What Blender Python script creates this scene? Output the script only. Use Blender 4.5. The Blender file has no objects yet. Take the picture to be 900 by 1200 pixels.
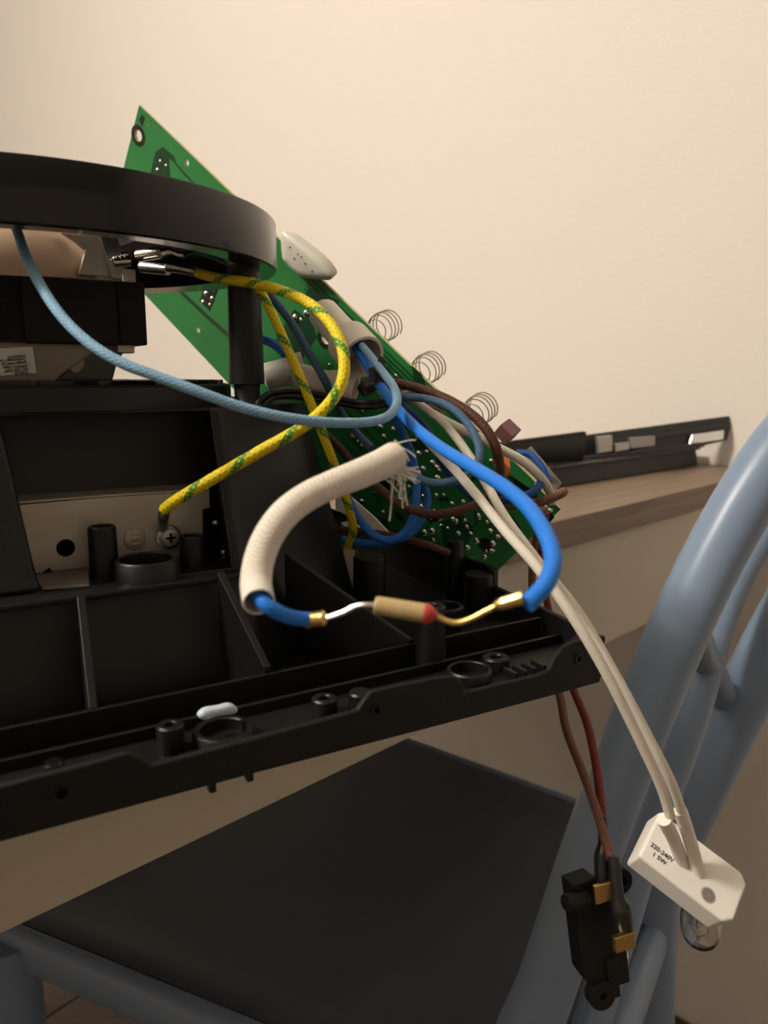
import bpy, bmesh, math, random
from math import sin, cos, pi, atan, sqrt
from mathutils import Vector as Vec, Matrix
random.seed(7)
scene = bpy.context.scene
COL = scene.collection

# ---------------------------------------------------------------- camera
CZ = 0.912                       # camera height above the floor
TH = atan(160 / 900)             # camera pitched down, focal 900 px on a 900x1200 frame
cam_d = bpy.data.cameras.new('camera')
cam = bpy.data.objects.new('camera', cam_d)
COL.objects.link(cam)
cam.location = (0, 0, CZ)
cam.rotation_euler = (pi / 2 - TH, 0, 0)
cam_d.sensor_fit = 'VERTICAL'
cam_d.sensor_height = 36
cam_d.sensor_width = 27
cam_d.lens = 27
cam_d.clip_start = 0.01
cam_d.dof.use_dof = True
cam_d.dof.focus_distance = 0.31
cam_d.dof.aperture_fstop = 16
scene.camera = cam

# ---------------------------------------------------------------- light
world = bpy.data.worlds.new('room_ambient')
scene.world = world
world.use_nodes = True
world.node_tree.nodes['Background'].inputs[0].default_value = (1.0, 0.91, 0.81, 1)
world.node_tree.nodes['Background'].inputs[1].default_value = 0.60

lamp_l = bpy.data.lights.new('ceiling_lamp_light', 'POINT')
lamp_l.energy = 138; lamp_l.color = (1.0, 0.925, 0.83); lamp_l.shadow_soft_size = 0.14
lamp_o = bpy.data.objects.new('ceiling_lamp_light', lamp_l); COL.objects.link(lamp_o)
lamp_o.location = (-1.50, -0.22, 2.32)

scene.view_settings.view_transform = 'Standard'
scene.view_settings.look = 'None'
scene.view_settings.gamma = 1
scene.view_settings.use_curve_mapping = False
scene.view_settings.exposure = 0.0

# ---------------------------------------------------------------- geometry helpers
CT, ST = cos(TH), sin(TH)
def ray(x, y):
    a = (x - 450) / 900; b = (y - 600) / 900
    return Vec((a, CT - b * ST, -ST - b * CT))
O = Vec((0, 0, CZ))
def at_d(x, y, d): return O + ray(x, y) * d
def at_z(x, y, z):
    r = ray(x, y); return O + r * (z / r.z)
def at_plane(x, y, p0, n):
    r = ray(x, y); return O + r * ((Vec(p0) - O).dot(n) / r.dot(n))
def proj(p):
    p = Vec(p) - O
    d = p.dot(Vec((0, CT, -ST)))
    return 450 + 900 * p.x / d, 600 + 900 * p.dot(Vec((0, -ST, -CT))) / d, d
# camera-like axes used only to orient hand-held-size things: right, down, away
def camvec(x, y, z): return Vec((x, z * CT - y * ST, -z * ST - y * CT))

# appliance frame: u to the left along the front edge, v to the back
ZR = -0.095
_c0 = at_z(710, 745, ZR)
_e = Vec((0.8614, 0.508, 0)).normalized()
U = -_e
V = Vec((-_e.y, _e.x, 0))
def T(u, v, z): return Vec((_c0.x, _c0.y, CZ)) + U * u + V * v + Vec((0, 0, z))
def on_v(x, y, v): return at_plane(x, y, T(0, v, 0), V)
def uvz(p):
    d = Vec(p) - Vec((_c0.x, _c0.y, CZ)); return d.dot(U), d.dot(V), d.z
# table frame: A along the front edge towards the wall, B to the far side
A = Vec((.70711, .70711, 0)); Bk = Vec((-.70711, .70711, 0))
def G(a, b, z): return Vec((0, 0, CZ + z)) + A * a + Bk * b
ZT = -0.112

class MB:
    def __init__(s): s.bm = bmesh.new(); s.uv = s.bm.loops.layers.uv.new('UVMap')
    def face(s, vs):
        try: return s.bm.faces.new(vs)
        except ValueError: return None
    def prism(s, pts, vec):
        a = [s.bm.verts.new(p) for p in pts]; b = [s.bm.verts.new(Vec(p) + vec) for p in pts]
        s.face(a[::-1]); s.face(b)
        n = len(pts)
        for i in range(n): s.face([a[i], a[(i + 1) % n], b[(i + 1) % n], b[i]])
        return s
    def loft(s, rows, cap=True, closed=True):
        R = [[s.bm.verts.new(p) for p in r] for r in rows]
        for r0, r1 in zip(R, R[1:]):
            n = len(r0)
            for i in range(n if closed else n - 1): s.face([r0[i], r0[(i + 1) % n], r1[(i + 1) % n], r1[i]])
        if cap: s.face(R[0][::-1]); s.face(R[-1])
        return s
    def box(s, c, ax, ay, az):
        c = Vec(c)
        p = [c - ax - ay, c + ax - ay, c + ax + ay, c - ax + ay]
        return s.prism([q - az for q in p], az * 2)
    def tbox(s, u0, u1, v0, v1, z0, z1):
        return s.prism([T(u0, v0, z0), T(u1, v0, z0), T(u1, v1, z0), T(u0, v1, z0)], Vec((0, 0, z1 - z0)))
    def lathe(s, prof, org, axis, seg=24, cap=False, ref=None):
        # prof: list of (radius, height along the axis)
        axis = Vec(axis).normalized()
        x = axis.orthogonal().normalized() if ref is None else (Vec(ref) - axis * Vec(ref).dot(axis)).normalized()
        y = axis.cross(x)
        rows = []
        for r, h in prof:
            r = max(r, 1e-5)
            rows.append([Vec(org) + axis * h + (x * cos(2 * pi * i / seg) + y * sin(2 * pi * i / seg)) * r for i in range(seg)])
        return s.loft(rows, cap)
    def cyl(s, p0, p1, r, seg=20, r1=None):
        p0 = Vec(p0); p1 = Vec(p1)
        return s.lathe([(r, 0), (r if r1 is None else r1, (p1 - p0).length)], p0, p1 - p0, seg, True)
    def pipe(s, p0, p1, ro, ri, seg=24):
        p0 = Vec(p0); h = (Vec(p1) - p0).length
        prof = [(ri, 0), (ro, 0), (ro, h), (ri, h)]
        return s.lathe(prof + [prof[0]], p0, Vec(p1) - p0, seg, False)
    def tube(s, pts, rad, seg=12, cap=True, scale2=None):
        # pts sampled polyline, rad number or list; UV: x round, y along in metres
        n = len(pts)
        if not isinstance(rad, (list, tuple)): rad = [rad] * n
        tang = [(pts[min(i + 1, n - 1)] - pts[max(i - 1, 0)]).normalized() for i in range(n)]
        x = tang[0].orthogonal().normalized()
        L = 0; rows = []; ls = []
        for i in range(n):
            t = tang[i]
            x = (x - t * x.dot(t)).normalized(); y = t.cross(x)
            if i: L += (pts[i] - pts[i - 1]).length
            ls.append(L)
            rows.append([s.bm.verts.new(pts[i] + (x * cos(2 * pi * k / seg) + y * sin(2 * pi * k / seg)) * rad[i]) for k in range(seg)])
        for i in range(n - 1):
            for k in range(seg):
                f = s.face([rows[i][k], rows[i][(k + 1) % seg], rows[i + 1][(k + 1) % seg], rows[i + 1][k]])
                if f:
                    for lp, (uu, vv) in zip(f.loops, [(k / seg, ls[i]), ((k + 1) / seg, ls[i]), ((k + 1) / seg, ls[i + 1]), (k / seg, ls[i + 1])]):
                        lp[s.uv].uv = (uu, vv)
        if cap: s.face(rows[0][::-1]); s.face(rows[-1])
        return s
    def ball(s, c, r, squash=None, seg=12, rings=8):
        sc = squash or Vec((1, 1, 1))
        m = Matrix.Translation(c) @ Matrix.Diagonal((r * sc[0], r * sc[1], r * sc[2], 1))
        bmesh.ops.create_uvsphere(s.bm, u_segments=seg, v_segments=rings, radius=1, matrix=m)
        return s
    def mesh(s, name, ang=35):
        bmesh.ops.recalc_face_normals(s.bm, faces=s.bm.faces[:])
        me = bpy.data.meshes.new(name); s.bm.to_mesh(me); s.bm.free()
        me.shade_smooth()
        me.set_sharp_from_angle(angle=math.radians(ang))
        return me
    def build(s, name, m, parent=None, bevel=0, ang=35, bseg=2):
        me = s.mesh(name, ang)
        n = len(me.vertices)
        if n:
            lo = [min(v.co[i] for v in me.vertices) for i in range(3)]; hi = [max(v.co[i] for v in me.vertices) for i in range(3)]
            c = Vec(((lo[0] + hi[0]) / 2, (lo[1] + hi[1]) / 2, lo[2]))
        else: c = Vec((0, 0, 0))
        me.transform(Matrix.Translation(-c))
        me.materials.append(m)
        o = bpy.data.objects.new(name, me); COL.objects.link(o)
        set_parent(o, parent, c)
        if bevel:
            b = o.modifiers.new('bevel', 'BEVEL'); b.width = bevel; b.segments = bseg; b.limit_method = 'ANGLE'; b.angle_limit = math.radians(40)
            b.harden_normals = True
        return o
WORLD = {}
def set_parent(o, parent, c):
    WORLD[o.name] = Vec(c)
    if parent is not None:
        o.parent = parent; o.location = Vec(c) - WORLD[parent.name]
    else: o.location = c
def thing(name, loc, label, cat, group=None):
    o = bpy.data.objects.new(name, None); COL.objects.link(o)
    o.empty_display_size = 0.02
    o.location = loc; WORLD[o.name] = Vec(loc)
    return tag(o, label, cat, group)
def tag(o, label, cat, group=None):
    o['label'] = label; o['category'] = cat
    if group: o['group'] = group
    return o
def structure(o): o['kind'] = 'structure'; return o
def spline(pts, n=10):
    """Catmull-Rom through the points"""
    P = [Vec(p) for p in pts]
    if len(P) < 3: return [P[0].lerp(P[-1], i / n) for i in range(n + 1)]
    Q = [P[0] * 2 - P[1]] + P + [P[-1] * 2 - P[-2]]
    out = []
    for i in range(1, len(Q) - 2):
        p0, p1, p2, p3 = Q[i - 1:i + 3]
        for k in range(n):
            t = k / n
            out.append(0.5 * ((2 * p1) + (p2 - p0) * t + (2 * p0 - 5 * p1 + 4 * p2 - p3) * t * t + (3 * p1 - p0 - 3 * p2 + p3) * t ** 3))
    out.append(P[-1]); return out

def closed(pts, n=5):
    P = [Vec(p) for p in pts]; m = len(P); out = []
    for i in range(m):
        a, b, c, d = P[i - 1], P[i], P[(i + 1) % m], P[(i + 2) % m]
        for k in range(n):
            t = k / n
            out.append(0.5 * ((2 * b) + (c - a) * t + (2 * a - 5 * b + 4 * c - d) * t * t + (3 * b - a - 3 * c + d) * t ** 3))
    return out

# ---------------------------------------------------------------- materials
MATS = {}
def mat(name, col, rough=.5, metal=0, spec=.5, bump=0, bscale=200, vary=0, vscale=30, trans=0, ior=1.45, alpha=1, sheen=0, sss=0):
    m = bpy.data.materials.new(name); m.use_nodes = True
    nt = m.node_tree; b = nt.nodes['Principled BSDF']
    b.inputs['Base Color'].default_value = (*col, 1); b.inputs['Roughness'].default_value = rough
    b.inputs['Metallic'].default_value = metal; b.inputs['Specular IOR Level'].default_value = spec
    b.inputs['Transmission Weight'].default_value = trans; b.inputs['IOR'].default_value = ior; b.inputs['Alpha'].default_value = alpha
    if sss:
        b.inputs['Subsurface Weight'].default_value = sss; b.inputs['Subsurface Radius'].default_value = (.01, .006, .004); b.inputs['Subsurface Scale'].default_value = .3
    tc = nt.nodes.new('ShaderNodeTexCoord')
    if bump:
        n = nt.nodes.new('ShaderNodeTexNoise'); n.inputs['Scale'].default_value = bscale; n.inputs['Detail'].default_value = 4
        nt.links.new(tc.outputs['Object'], n.inputs['Vector'])
        bp = nt.nodes.new('ShaderNodeBump'); bp.inputs['Strength'].default_value = bump; bp.inputs['Distance'].default_value = .001
        nt.links.new(n.outputs['Fac'], bp.inputs['Height']); nt.links.new(bp.outputs['Normal'], b.inputs['Normal'])
    if vary:
        n = nt.nodes.new('ShaderNodeTexNoise'); n.inputs['Scale'].default_value = vscale; n.inputs['Detail'].default_value = 5
        nt.links.new(tc.outputs['Object'], n.inputs['Vector'])
        r = nt.nodes.new('ShaderNodeValToRGB')
        r.color_ramp.elements[0].position = .3; r.color_ramp.elements[1].position = .7
        r.color_ramp.elements[0].color = (*[c * (1 - vary) for c in col], 1); r.color_ramp.elements[1].color = (*[min(1, c * (1 + vary)) for c in col], 1)
        nt.links.new(n.outputs['Fac'], r.inputs['Fac']); nt.links.new(r.outputs['Color'], b.inputs['Base Color'])
    MATS[name] = m
    return m

def braid(name, col, dark=.55, nround=5, pitch=.0022, rough=.55, green=None, bump=.6, chevron=False):
    """woven wire jacket: two crossing helices in the tube's own UV (x round, y along in metres)"""
    m = mat(name, col, rough, spec=.35)
    nt = m.node_tree; b = nt.nodes['Principled BSDF']; N = nt.nodes.new; Lk = nt.links.new
    uv = N('ShaderNodeUVMap'); uv.uv_map = 'UVMap'
    sp = N('ShaderNodeSeparateXYZ'); Lk(uv.outputs['UV'], sp.inputs[0])
    def M(op, a, bb=None):
        n = N('ShaderNodeMath'); n.operation = op
        for i, q in enumerate((a, bb)):
            if q is None: continue
            if isinstance(q, (int, float)): n.inputs[i].default_value = q
            else: Lk(q, n.inputs[i])
        return n.outputs[0]
    x = M('MULTIPLY', sp.outputs[0], nround * 2 * pi); y = M('MULTIPLY', sp.outputs[1], 2 * pi / pitch)
    s1 = M('SINE', M('ADD', x, y)); s2 = M('SINE', M('SUBTRACT', x, y))
    if chevron:
        tri = M('PINGPONG', M('MULTIPLY', sp.outputs[0], nround), .5)
        h = M('SINE', M('ADD', y, M('MULTIPLY', tri, 2 * pi * 1.1)))
    else:
        h = M('MAXIMUM', s1, s2)
        h = M('SUBTRACT', M('MULTIPLY', h, 1.4), .4)
    h = M('ADD', M('MULTIPLY', h, .5), .5)
    bp = N('ShaderNodeBump'); bp.inputs['Strength'].default_value = bump; bp.inputs['Distance'].default_value = .0003
    Lk(h, bp.inputs['Height']); Lk(bp.outputs['Normal'], b.inputs['Normal'])
    mix = N('ShaderNodeMix'); mix.data_type = 'RGBA'
    mix.inputs['A'].default_value = (*[c * dark for c in col], 1); mix.inputs['B'].default_value = (*col, 1)
    Lk(h, mix.inputs['Factor']); out = mix.outputs['Result']
    if green:
        # short green tracer dashes along a slow helix
        q = M('SINE', M('ADD', M('MULTIPLY', sp.outputs[0], 2 * pi), M('MULTIPLY', sp.outputs[1], 2 * pi / .0185)))
        dash = M('GREATER_THAN', q, .72)
        wv = M('GREATER_THAN', h, .42)
        mk = M('MULTIPLY', dash, M('ADD', M('MULTIPLY', wv, .7), .3))
        mx = N('ShaderNodeMix'); mx.data_type = 'RGBA'
        Lk(mk, mx.inputs['Factor']); Lk(out, mx.inputs['A']); mx.inputs['B'].default_value = (*green, 1)
        out = mx.outputs['Result']
    Lk(out, b.inputs['Base Color'])
    return m

def wood(name, c0, c1, ang, rough=.5, stretch=18, scale=6):
    m = mat(name, c0, rough)
    nt = m.node_tree; b = nt.nodes['Principled BSDF']; N = nt.nodes.new; Lk = nt.links.new
    tc = N('ShaderNodeTexCoord'); mp = N('ShaderNodeMapping')
    mp.inputs['Rotation'].default_value = (0, 0, -ang); mp.inputs['Scale'].default_value = (scale, scale * stretch, scale * stretch)
    mp.vector_type = 'TEXTURE'; mp.inputs['Scale'].default_value = (1 / scale, 1 / (scale * stretch), 1 / (scale * stretch)); mp.inputs['Rotation'].default_value = (0, 0, ang)
    Lk(tc.outputs['Object'], mp.inputs['Vector'])
    n = N('ShaderNodeTexNoise'); n.inputs['Scale'].default_value = 1; n.inputs['Detail'].default_value = 6; n.inputs['Distortion'].default_value = .6
    Lk(mp.outputs[0], n.inputs['Vector'])
    r = N('ShaderNodeValToRGB'); r.color_ramp.elements[0].position = .3; r.color_ramp.elements[1].position = .72
    r.color_ramp.elements[0].color = (*c0, 1); r.color_ramp.elements[1].color = (*c1, 1)
    Lk(n.outputs['Fac'], r.inputs['Fac']); Lk(r.outputs['Color'], b.inputs['Base Color'])
    bp = N('ShaderNodeBump'); bp.inputs['Strength'].default_value = .15; bp.inputs['Distance'].default_value = .0006
    Lk(n.outputs['Fac'], bp.inputs['Height']); Lk(bp.outputs['Normal'], b.inputs['Normal'])
    return m

WALL = mat('wall_paint', (.80, .745, .68), .85, spec=.2, bump=.55, bscale=130)
BLACK = mat('black_plastic', (.0068, .0064, .0062), .42, spec=.45, bump=.12, bscale=900)
BLACKG = mat('black_gloss_plastic', (.006, .0056, .0058), .16, spec=.5)
BLACKM = mat('black_matte_plastic', (.0075, .0071, .007), .6, spec=.35, bump=.2, bscale=1200)
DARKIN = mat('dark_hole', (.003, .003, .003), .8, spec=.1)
GALV = mat('galvanised_steel', (.52, .48, .40), .42, metal=.4, bump=.12, bscale=120, vary=.12, vscale=60)
STEEL = mat('bright_steel', (.72, .70, .66), .22, metal=1)
NICKEL = mat('dull_nickel', (.42, .40, .38), .35, metal=1)
GOLD = mat('brass', (.72, .50, .18), .3, metal=1)
FUSEB = mat('fuse_body', (.62, .47, .24), .38, metal=.55)
REDEP = mat('red_epoxy', (.50, .055, .035), .45)
SOLDER = mat('solder', (.75, .74, .72), .22, metal=1)
PCB = mat('board_green', (.028, .22, .058), .36, spec=.5, vary=.12, vscale=25)
PCBD = mat('trace_dark_green', (.010, .055, .022), .34, spec=.5)
PCBK = mat('black_resist_ink', (.012, .016, .012), .4)
PCBE = mat('board_edge', (.62, .55, .30), .7)
CAPW = mat('connector_cap_plastic', (.72, .67, .58), .42, sss=.1)
CREAM = mat('cream_nylon', (.72, .53, .38), .4, sss=.25)
CREAMD = mat('taupe_nylon', (.33, .27, .21), .45)
PAPER = mat('label_paper', (.86, .81, .75), .6)
INK = mat('black_ink', (.015, .014, .013), .6)
WHITEC = mat('white_ceramic', (.80, .77, .70), .45, spec=.4)
GLASS = mat('bulb_glass', (1, 1, 1), .02, trans=1, ior=1.45)
GLUE = mat('hot_melt_glue', (.62, .61, .52), .35, sss=.3)
GLUEB = mat('bluish_silicone', (.48, .56, .64), .35, sss=.3)
CLEAR = mat('smoky_plastic_film', (.5, .47, .44), .15, trans=.75, ior=1.2)
BLUEP = mat('blue_grey_paint', (.205, .275, .385), .34, spec=.5, bump=.12, bscale=60)
SEATB = mat('dark_blue_grey_seat', (.072, .084, .101), .5, spec=.4, bump=.12, bscale=500)
MELA = mat('cream_melamine', (.56, .50, .385), .55, bump=.05, bscale=300)
WOODT = wood('table_wood', (.165, .112, .076), (.27, .192, .132), pi / 4, .5, 16, 8)
PLANK = wood('plank_wood', (.045, .028, .019), (.085, .052, .034), 0, .5, 14, 5)
JOINT = mat('plank_joint', (.13, .095, .068), .8)  # floor base between the boards; the joint's glint is put in as a paler colour
BEZEL = mat('bezel_plastic', (.020, .020, .021), .28, spec=.5, bump=.06, bscale=400)
BEZELM = mat('bezel_matte_plastic', (.030, .029, .028), .5, spec=.4)
CHROME = mat('chrome', (.8, .8, .8), .1, metal=1)
ORANGE = mat('orange_component', (.75, .17, .03), .5)
PLUM = mat('plum_component', (.17, .075, .075), .5)
YEL = braid('braid_yellow_green', (.80, .62, .012), .78, 5, .0022, .5, green=(.03, .24, .035), bump=.35)
LBL = braid('braid_light_blue', (.25, .46, .64), .68, 7, .0018, bump=.4)
SLATE = braid('braid_slate_blue', (.075, .155, .27), .68, 7, .0018, bump=.4)
BLU = braid('braid_blue', (.02, .17, .62), .68, 7, .0018, bump=.4)
BBL = braid('braid_bright_blue', (.02, .20, .74), .8, 8, .0016, bump=.3)
DBL = braid('braid_deep_blue', (.010, .075, .30), .68, 7, .0018, bump=.4)
BRN = braid('braid_brown', (.105, .038, .022), .6, 7, .0019, bump=.4)
BRN2 = braid('braid_tan_brown', (.19, .085, .052), .6, 7, .0019, bump=.4)
REDB = braid('braid_red_brown', (.19, .028, .016), .6, 7, .0019, bump=.4)
WHT = braid('braid_white', (.75, .70, .60), .9, 8, .0016, .6, bump=.25)
SLV = braid('fibreglass_sleeve', (.80, .735, .625), .84, 9, .0012, .7, bump=.55, chevron=True)
FIB = mat('glass_fibre', (.82, .78, .70), .5)
BLKW = mat('black_wire_jacket', (.012, .012, .012), .3, spec=.6)
SHRW = mat('white_heat_shrink', (.78, .74, .65), .5)

# ================================================================ the setting
WALLK = 1.398 * .70711                 # wall plane: distance along A
mb = MB(); mb.prism([G(WALLK, -3.4, -CZ - .02), G(WALLK, 4.2, -CZ - .02), G(WALLK, 4.2, 1.7), G(WALLK, -3.4, 1.7)], A * .1)
structure(mb.build('wall_back', WALL))
fl = MB(); fl.prism([G(-3.8, -3.4, -CZ - .02), G(WALLK, -3.4, -CZ - .02), G(WALLK, 4.2, -CZ - .02), G(-3.8, 4.2, -CZ - .02)], Vec((0, 0, .014)))
floor = structure(fl.build('floor', JOINT))
mb = MB(); mb.prism([G(-3.8, -3.4, 1.7), G(WALLK + .1, -3.4, 1.7), G(WALLK + .1, 4.2, 1.7), G(-3.8, 4.2, 1.7)], Vec((0, 0, .05)))
CEIL = structure(mb.build('ceiling', mat('ceiling_paint', (.8, .76, .7), .9, spec=.2)))
for nm, q, vec in (('wall_left', [(-3.8, 4.2), (WALLK + .1, 4.2)], Bk * .1), ('wall_right', [(-3.8, -3.4), (WALLK + .1, -3.4)], Bk * -.1), ('wall_front', [(-3.8, -3.4), (-3.8, 4.2)], A * -.1)):
    mb = MB(); mb.prism([G(*q[0], -CZ - .02), G(*q[1], -CZ - .02), G(*q[1], 1.7), G(*q[0], 1.7)], vec)
    structure(mb.build(nm, WALL))
# floor boards: direction read off the one visible joint
p0 = at_z(58, 1190, -CZ); p1 = at_z(103, 1160, -CZ)
pd = (p1 - p0); pd.z = 0; pd.normalize(); pn = Vec((-pd.y, pd.x, 0))
PW, PL = .13, .9
for i in range(-8, 9):
    r0 = p0 + pn * (PW * (i + .5))
    slope = pd.dot(A)
    smax = (WALLK - .001 - max((r0 + pn * q).dot(A) for q in (-PW / 2, PW / 2))) / slope if abs(slope) > .05 else 1.2
    s_ = -1.3 + .29 * (i % 3)
    hi_ = min(1.6, smax)
    while s_ < hi_ - .03:
        e_ = min(s_ + PL, hi_)
        m_, hl = (s_ + e_) / 2, (e_ - s_) / 2 - .0015
        mb = MB(); c = r0 + pd * m_
        mb.prism([Vec((q.x, q.y, -.006)) for q in (c - pn * (PW / 2 - .002) - pd * hl, c - pn * (PW / 2 - .002) + pd * hl, c + pn * (PW / 2 - .002) + pd * hl, c + pn * (PW / 2 - .002) - pd * hl)], Vec((0, 0, .006)))
        mb.build('plank', PLANK, floor)
        s_ = e_

# ---------------------------------------------------------------- table
FRONT = 0.4545 * .70711             # front edge of the table top, along Bk
table = thing('desk', G(.3, FRONT + .35, -CZ), 'grey-brown wood-grain desk with cream apron, butted against the cream wall', 'desk')
TTH = .0245
mb = MB(); mb.prism([G(-.75, FRONT, ZT - TTH), G(WALLK, FRONT, ZT - TTH), G(WALLK, FRONT + .72, ZT - TTH), G(-.75, FRONT + .72, ZT - TTH)], Vec((0, 0, TTH)))
mb.build('desk_top', WOODT, table, .0012)
pa = at_plane(650, 783, G(0, FRONT + .006, 0), Bk)
APB = pa.z - CZ
mb = MB(); mb.prism([G(-.72, FRONT + .006, APB), G(WALLK - .004, FRONT + .006, APB), G(WALLK - .004, FRONT + .024, APB), G(-.72, FRONT + .024, APB)], Vec((0, 0, ZT - TTH - APB)))
mb.build('apron', MELA, table, .0008)
lp = at_plane(858, 950, G(0, FRONT + .03, 0), Bk)
la = lp.dot(A)
for a0 in (la, -.70):
    for b0 in (FRONT + .03, FRONT + .60):
        mb = MB(); mb.prism([G(a0, b0, -CZ), G(a0 + .035, b0, -CZ), G(a0 + .035, b0 + .10, -CZ), G(a0, b0 + .10, -CZ)], Vec((0, 0, CZ + ZT - TTH)))
        mb.build('leg', MELA, table, .001)

# ---------------------------------------------------------------- black bezel parts lying on the desk
e0 = at_z(652, 572, ZT); e1 = at_z(818, 545, ZT)
ed = (e1 - e0).normalized(); en = Vec((-ed.y, ed.x, 0))
def E(a, b, z): return Vec((e0.x, e0.y, CZ + ZT)) + ed * a + en * b + Vec((0, 0, z))
EL = (e1 - e0).length
blk = thing('plastic_tray', E(EL / 2, .05, 0), 'low black plastic tray lying flat on the desk near the wall', 'tray')
mb = MB(); mb.prism([E(-.16, 0, 0), E(-.16, 0.004, .021), E(-.16, .075, .021), E(-.16, .075, 0)], ed * (EL + .16)); mb.build('shell', BEZELM, blk, .0015)
mb = MB(); mb.prism([E(-.16, -.001, .0195), E(EL + .002, -.001, .0195), E(EL + .002, .078, .0195), E(-.16, .078, .0195)], Vec((0, 0, .003))); mb.build('rim', BEZEL, blk, .001)
b0_, b1_ = at_d(686, 541, .835), at_d(852, 515, .955)
bdir = (b1_ - b0_).normalized(); bh = Vec((-bdir.y, bdir.x, 0)).normalized(); bu = bdir.cross(bh).normalized()
if bu.z < 0: bu = -bu
BL_ = (b1_ - b0_).length
def Z(a, b, z): return b0_ + bdir * a + bh * b + bu * z
bz = thing('oven_bezel', Z(BL_ / 2, .015, 0), 'glossy black curved bezel with chrome clips resting on a black tray', 'bezel')
def prof(pts, a0, a1, name, m, bev=.0008):
    mb = MB(); mb.prism([Z(a0, b, z) for b, z in pts], bdir * (a1 - a0)); return mb.build(name, m, bz, bev)
def slab(pts, vec, name, m, bev=.0008):
    mb = MB(); mb.prism([at_d(*q) for q in pts], vec); return mb.build(name, m, bz, bev)
slab([(640, 516, .86), (855, 487.5, .957), (857, 500, .957), (852, 516, .955), (822, 523, .94), (640, 549, .855)], bh * .003, 'rear_flange', BEZEL)
slab([(700, 518, .878), (850, 497, .950), (850, 502, .950), (700, 524, .876)], -bh * .002, 'rail', BEZELM)
slab([(680, 542, .832), (824, 523, .932), (824, 521, .942), (680, 536, .872)], bu * .002, 'channel_floor', BEZEL)
slab([(680, 543, .832), (826, 524, .932), (826, 518, .932), (682, 536, .832)], bh * .0015, 'front_lip', BEZELM)
cur = [(-.006 + .012 * (1 - cos(t)), .033 - .036 * sin(t)) for t in [i * pi / 2 / 10 for i in range(11)]]
prof([(b - .003, z + .0005) for b, z in cur] + cur[::-1], -.15, -.008, 'front_flange', BEZEL)
prof([(-.0095, .031), (-.0045, .031), (-.0045, .0345), (-.0095, .0345)], -.15, -.0095, 'flange_lip', BEZELM)
for x0, x1, y0, y1, d in ((702, 718, 512, 532, .862), (740, 768, 513, 526, .886), (722, 738, 520, 530, .870)):
    slab([(x0, y1, d), (x1, y1 - 3, d + .008), (x1, y0 - 2, d + .008), (x0, y0, d)], bh * .006, 'clip', NICKEL, .001)
slab([(808, 521, .928), (848, 515, .946), (849, 504, .946), (812, 509, .928)], bh * .002, 'chrome_strip', CHROME)

# ---------------------------------------------------------------- chair
ZS = -.415
chair = thing('cross_back_chair', at_z(300, 1200, ZS) * 1.0, 'blue-grey painted wooden chair with dark seat pushed under the desk', 'chair')
chair.location = Vec((0.0, .6, 0)); WORLD[chair.name] = Vec((0.0, .6, 0))
FLc, FRc, RRc, RLc = [Vec((x, y, CZ + ZS)) for x, y in ((-.345, .545), (-.03, .888), (.285, .636), (.105, .335))]
def rounded(poly, r, n=6):
    out = []
    for i in range(len(poly)):
        p = poly[i]; a = (poly[i - 1] - p).normalized(); b = (poly[(i + 1) % len(poly)] - p).normalized()
        for k in range(n + 1):
            t = k / n
            out.append((p + a * r) * (1 - t) ** 2 + p * 2 * t * (1 - t) + (p + b * r) * t * t)
    return out
def inset(poly, d):
    c = sum(poly, Vec()) / len(poly)
    return [p + (c - p).normalized() * d for p in poly]
base = [FLc, FRc, RRc, RLc]
sp = rounded(base, .05)
ctr = sum(sp, Vec()) / len(sp)
dz = Vec((0, 0, 1))
mb = MB(); mb.loft([[p - dz * .012 for p in inset(sp, .022)], [p + dz * .000 for p in inset(sp, .018)], [p + dz * .0015 for p in inset(sp, .024)], [p - dz * .002 for p in inset(sp, .05)], [p - dz * .004 for p in inset(sp, .10)]], True)
mb.build('seat', SEATB, chair)
mb = MB()
mb.loft([[p + dz * h for p in inset(sp, i)] for i, h in ((.020, -.002), (.012, .001), (.005, -.001), (0, -.008), (0, -.022), (.004, -.032), (.012, -.036), (.024, -.036), (.030, -.02), (.026, -.008), (.020, -.002))], False)
mb.build('seat_frame', BLUEP, chair, ang=60)
def ctube(name, pts, r, m=BLUEP, n=8, seg=20):
    q = spline(pts, n); mb = MB(); mb.tube(q, r, seg); return mb.build(name, m, chair, ang=60)
Lp = [(590, 1296, .475), (645, 1140, .470), (690, 1005, .468), (737, 878, .465), (772, 792, .463), (805, 716, .461), (838, 648, .459), (878, 578, .457), (925, 512, .456), (985, 455, .457)]
Lw = [at_d(*p) for p in Lp]
Rp = [(768, 1032, .600), (798, 966, .596), (822, 918, .592), (863, 835, .586), (905, 752, .580), (950, 674, .576), (1000, 600, .573), (1050, 540, .57)]
Rw = [at_d(*p) for p in Rp]
# hoop: left post up, over the top and down into the right post
topm = (Lw[-1] + Rw[-1]) / 2 + Vec((.045, -.045, .085))
hoop = Lw + [Lw[-1].lerp(topm, .45) + Vec((.01, -.012, .03)), topm, Rw[-1].lerp(topm, .45) + Vec((.01, -.012, .03))] + Rw[::-1]
nh = (len(hoop) - 1) * 8 + 1
ctube('back_hoop', hoop, [.0178 + (.0203 - .0178) * max(0, min(1, (i / nh - .4) / .25)) for i in range(nh)])
def legdown(p, spl): return [p + Vec((0, 0, .03)), p.lerp(Vec((p.x + spl.x * .5, p.y + spl.y * .5, .2)), .6), Vec((p.x + spl.x, p.y + spl.y, .0))]
sb = Vec((.012, -.012, 0))
ctube('leg', [Lw[1], Lw[0]] + legdown(Lw[0], sb)[1:], .0172)
ctube('leg', [Rw[1], Rw[0]] + legdown(Rw[0], sb)[1:], .0196)
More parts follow.
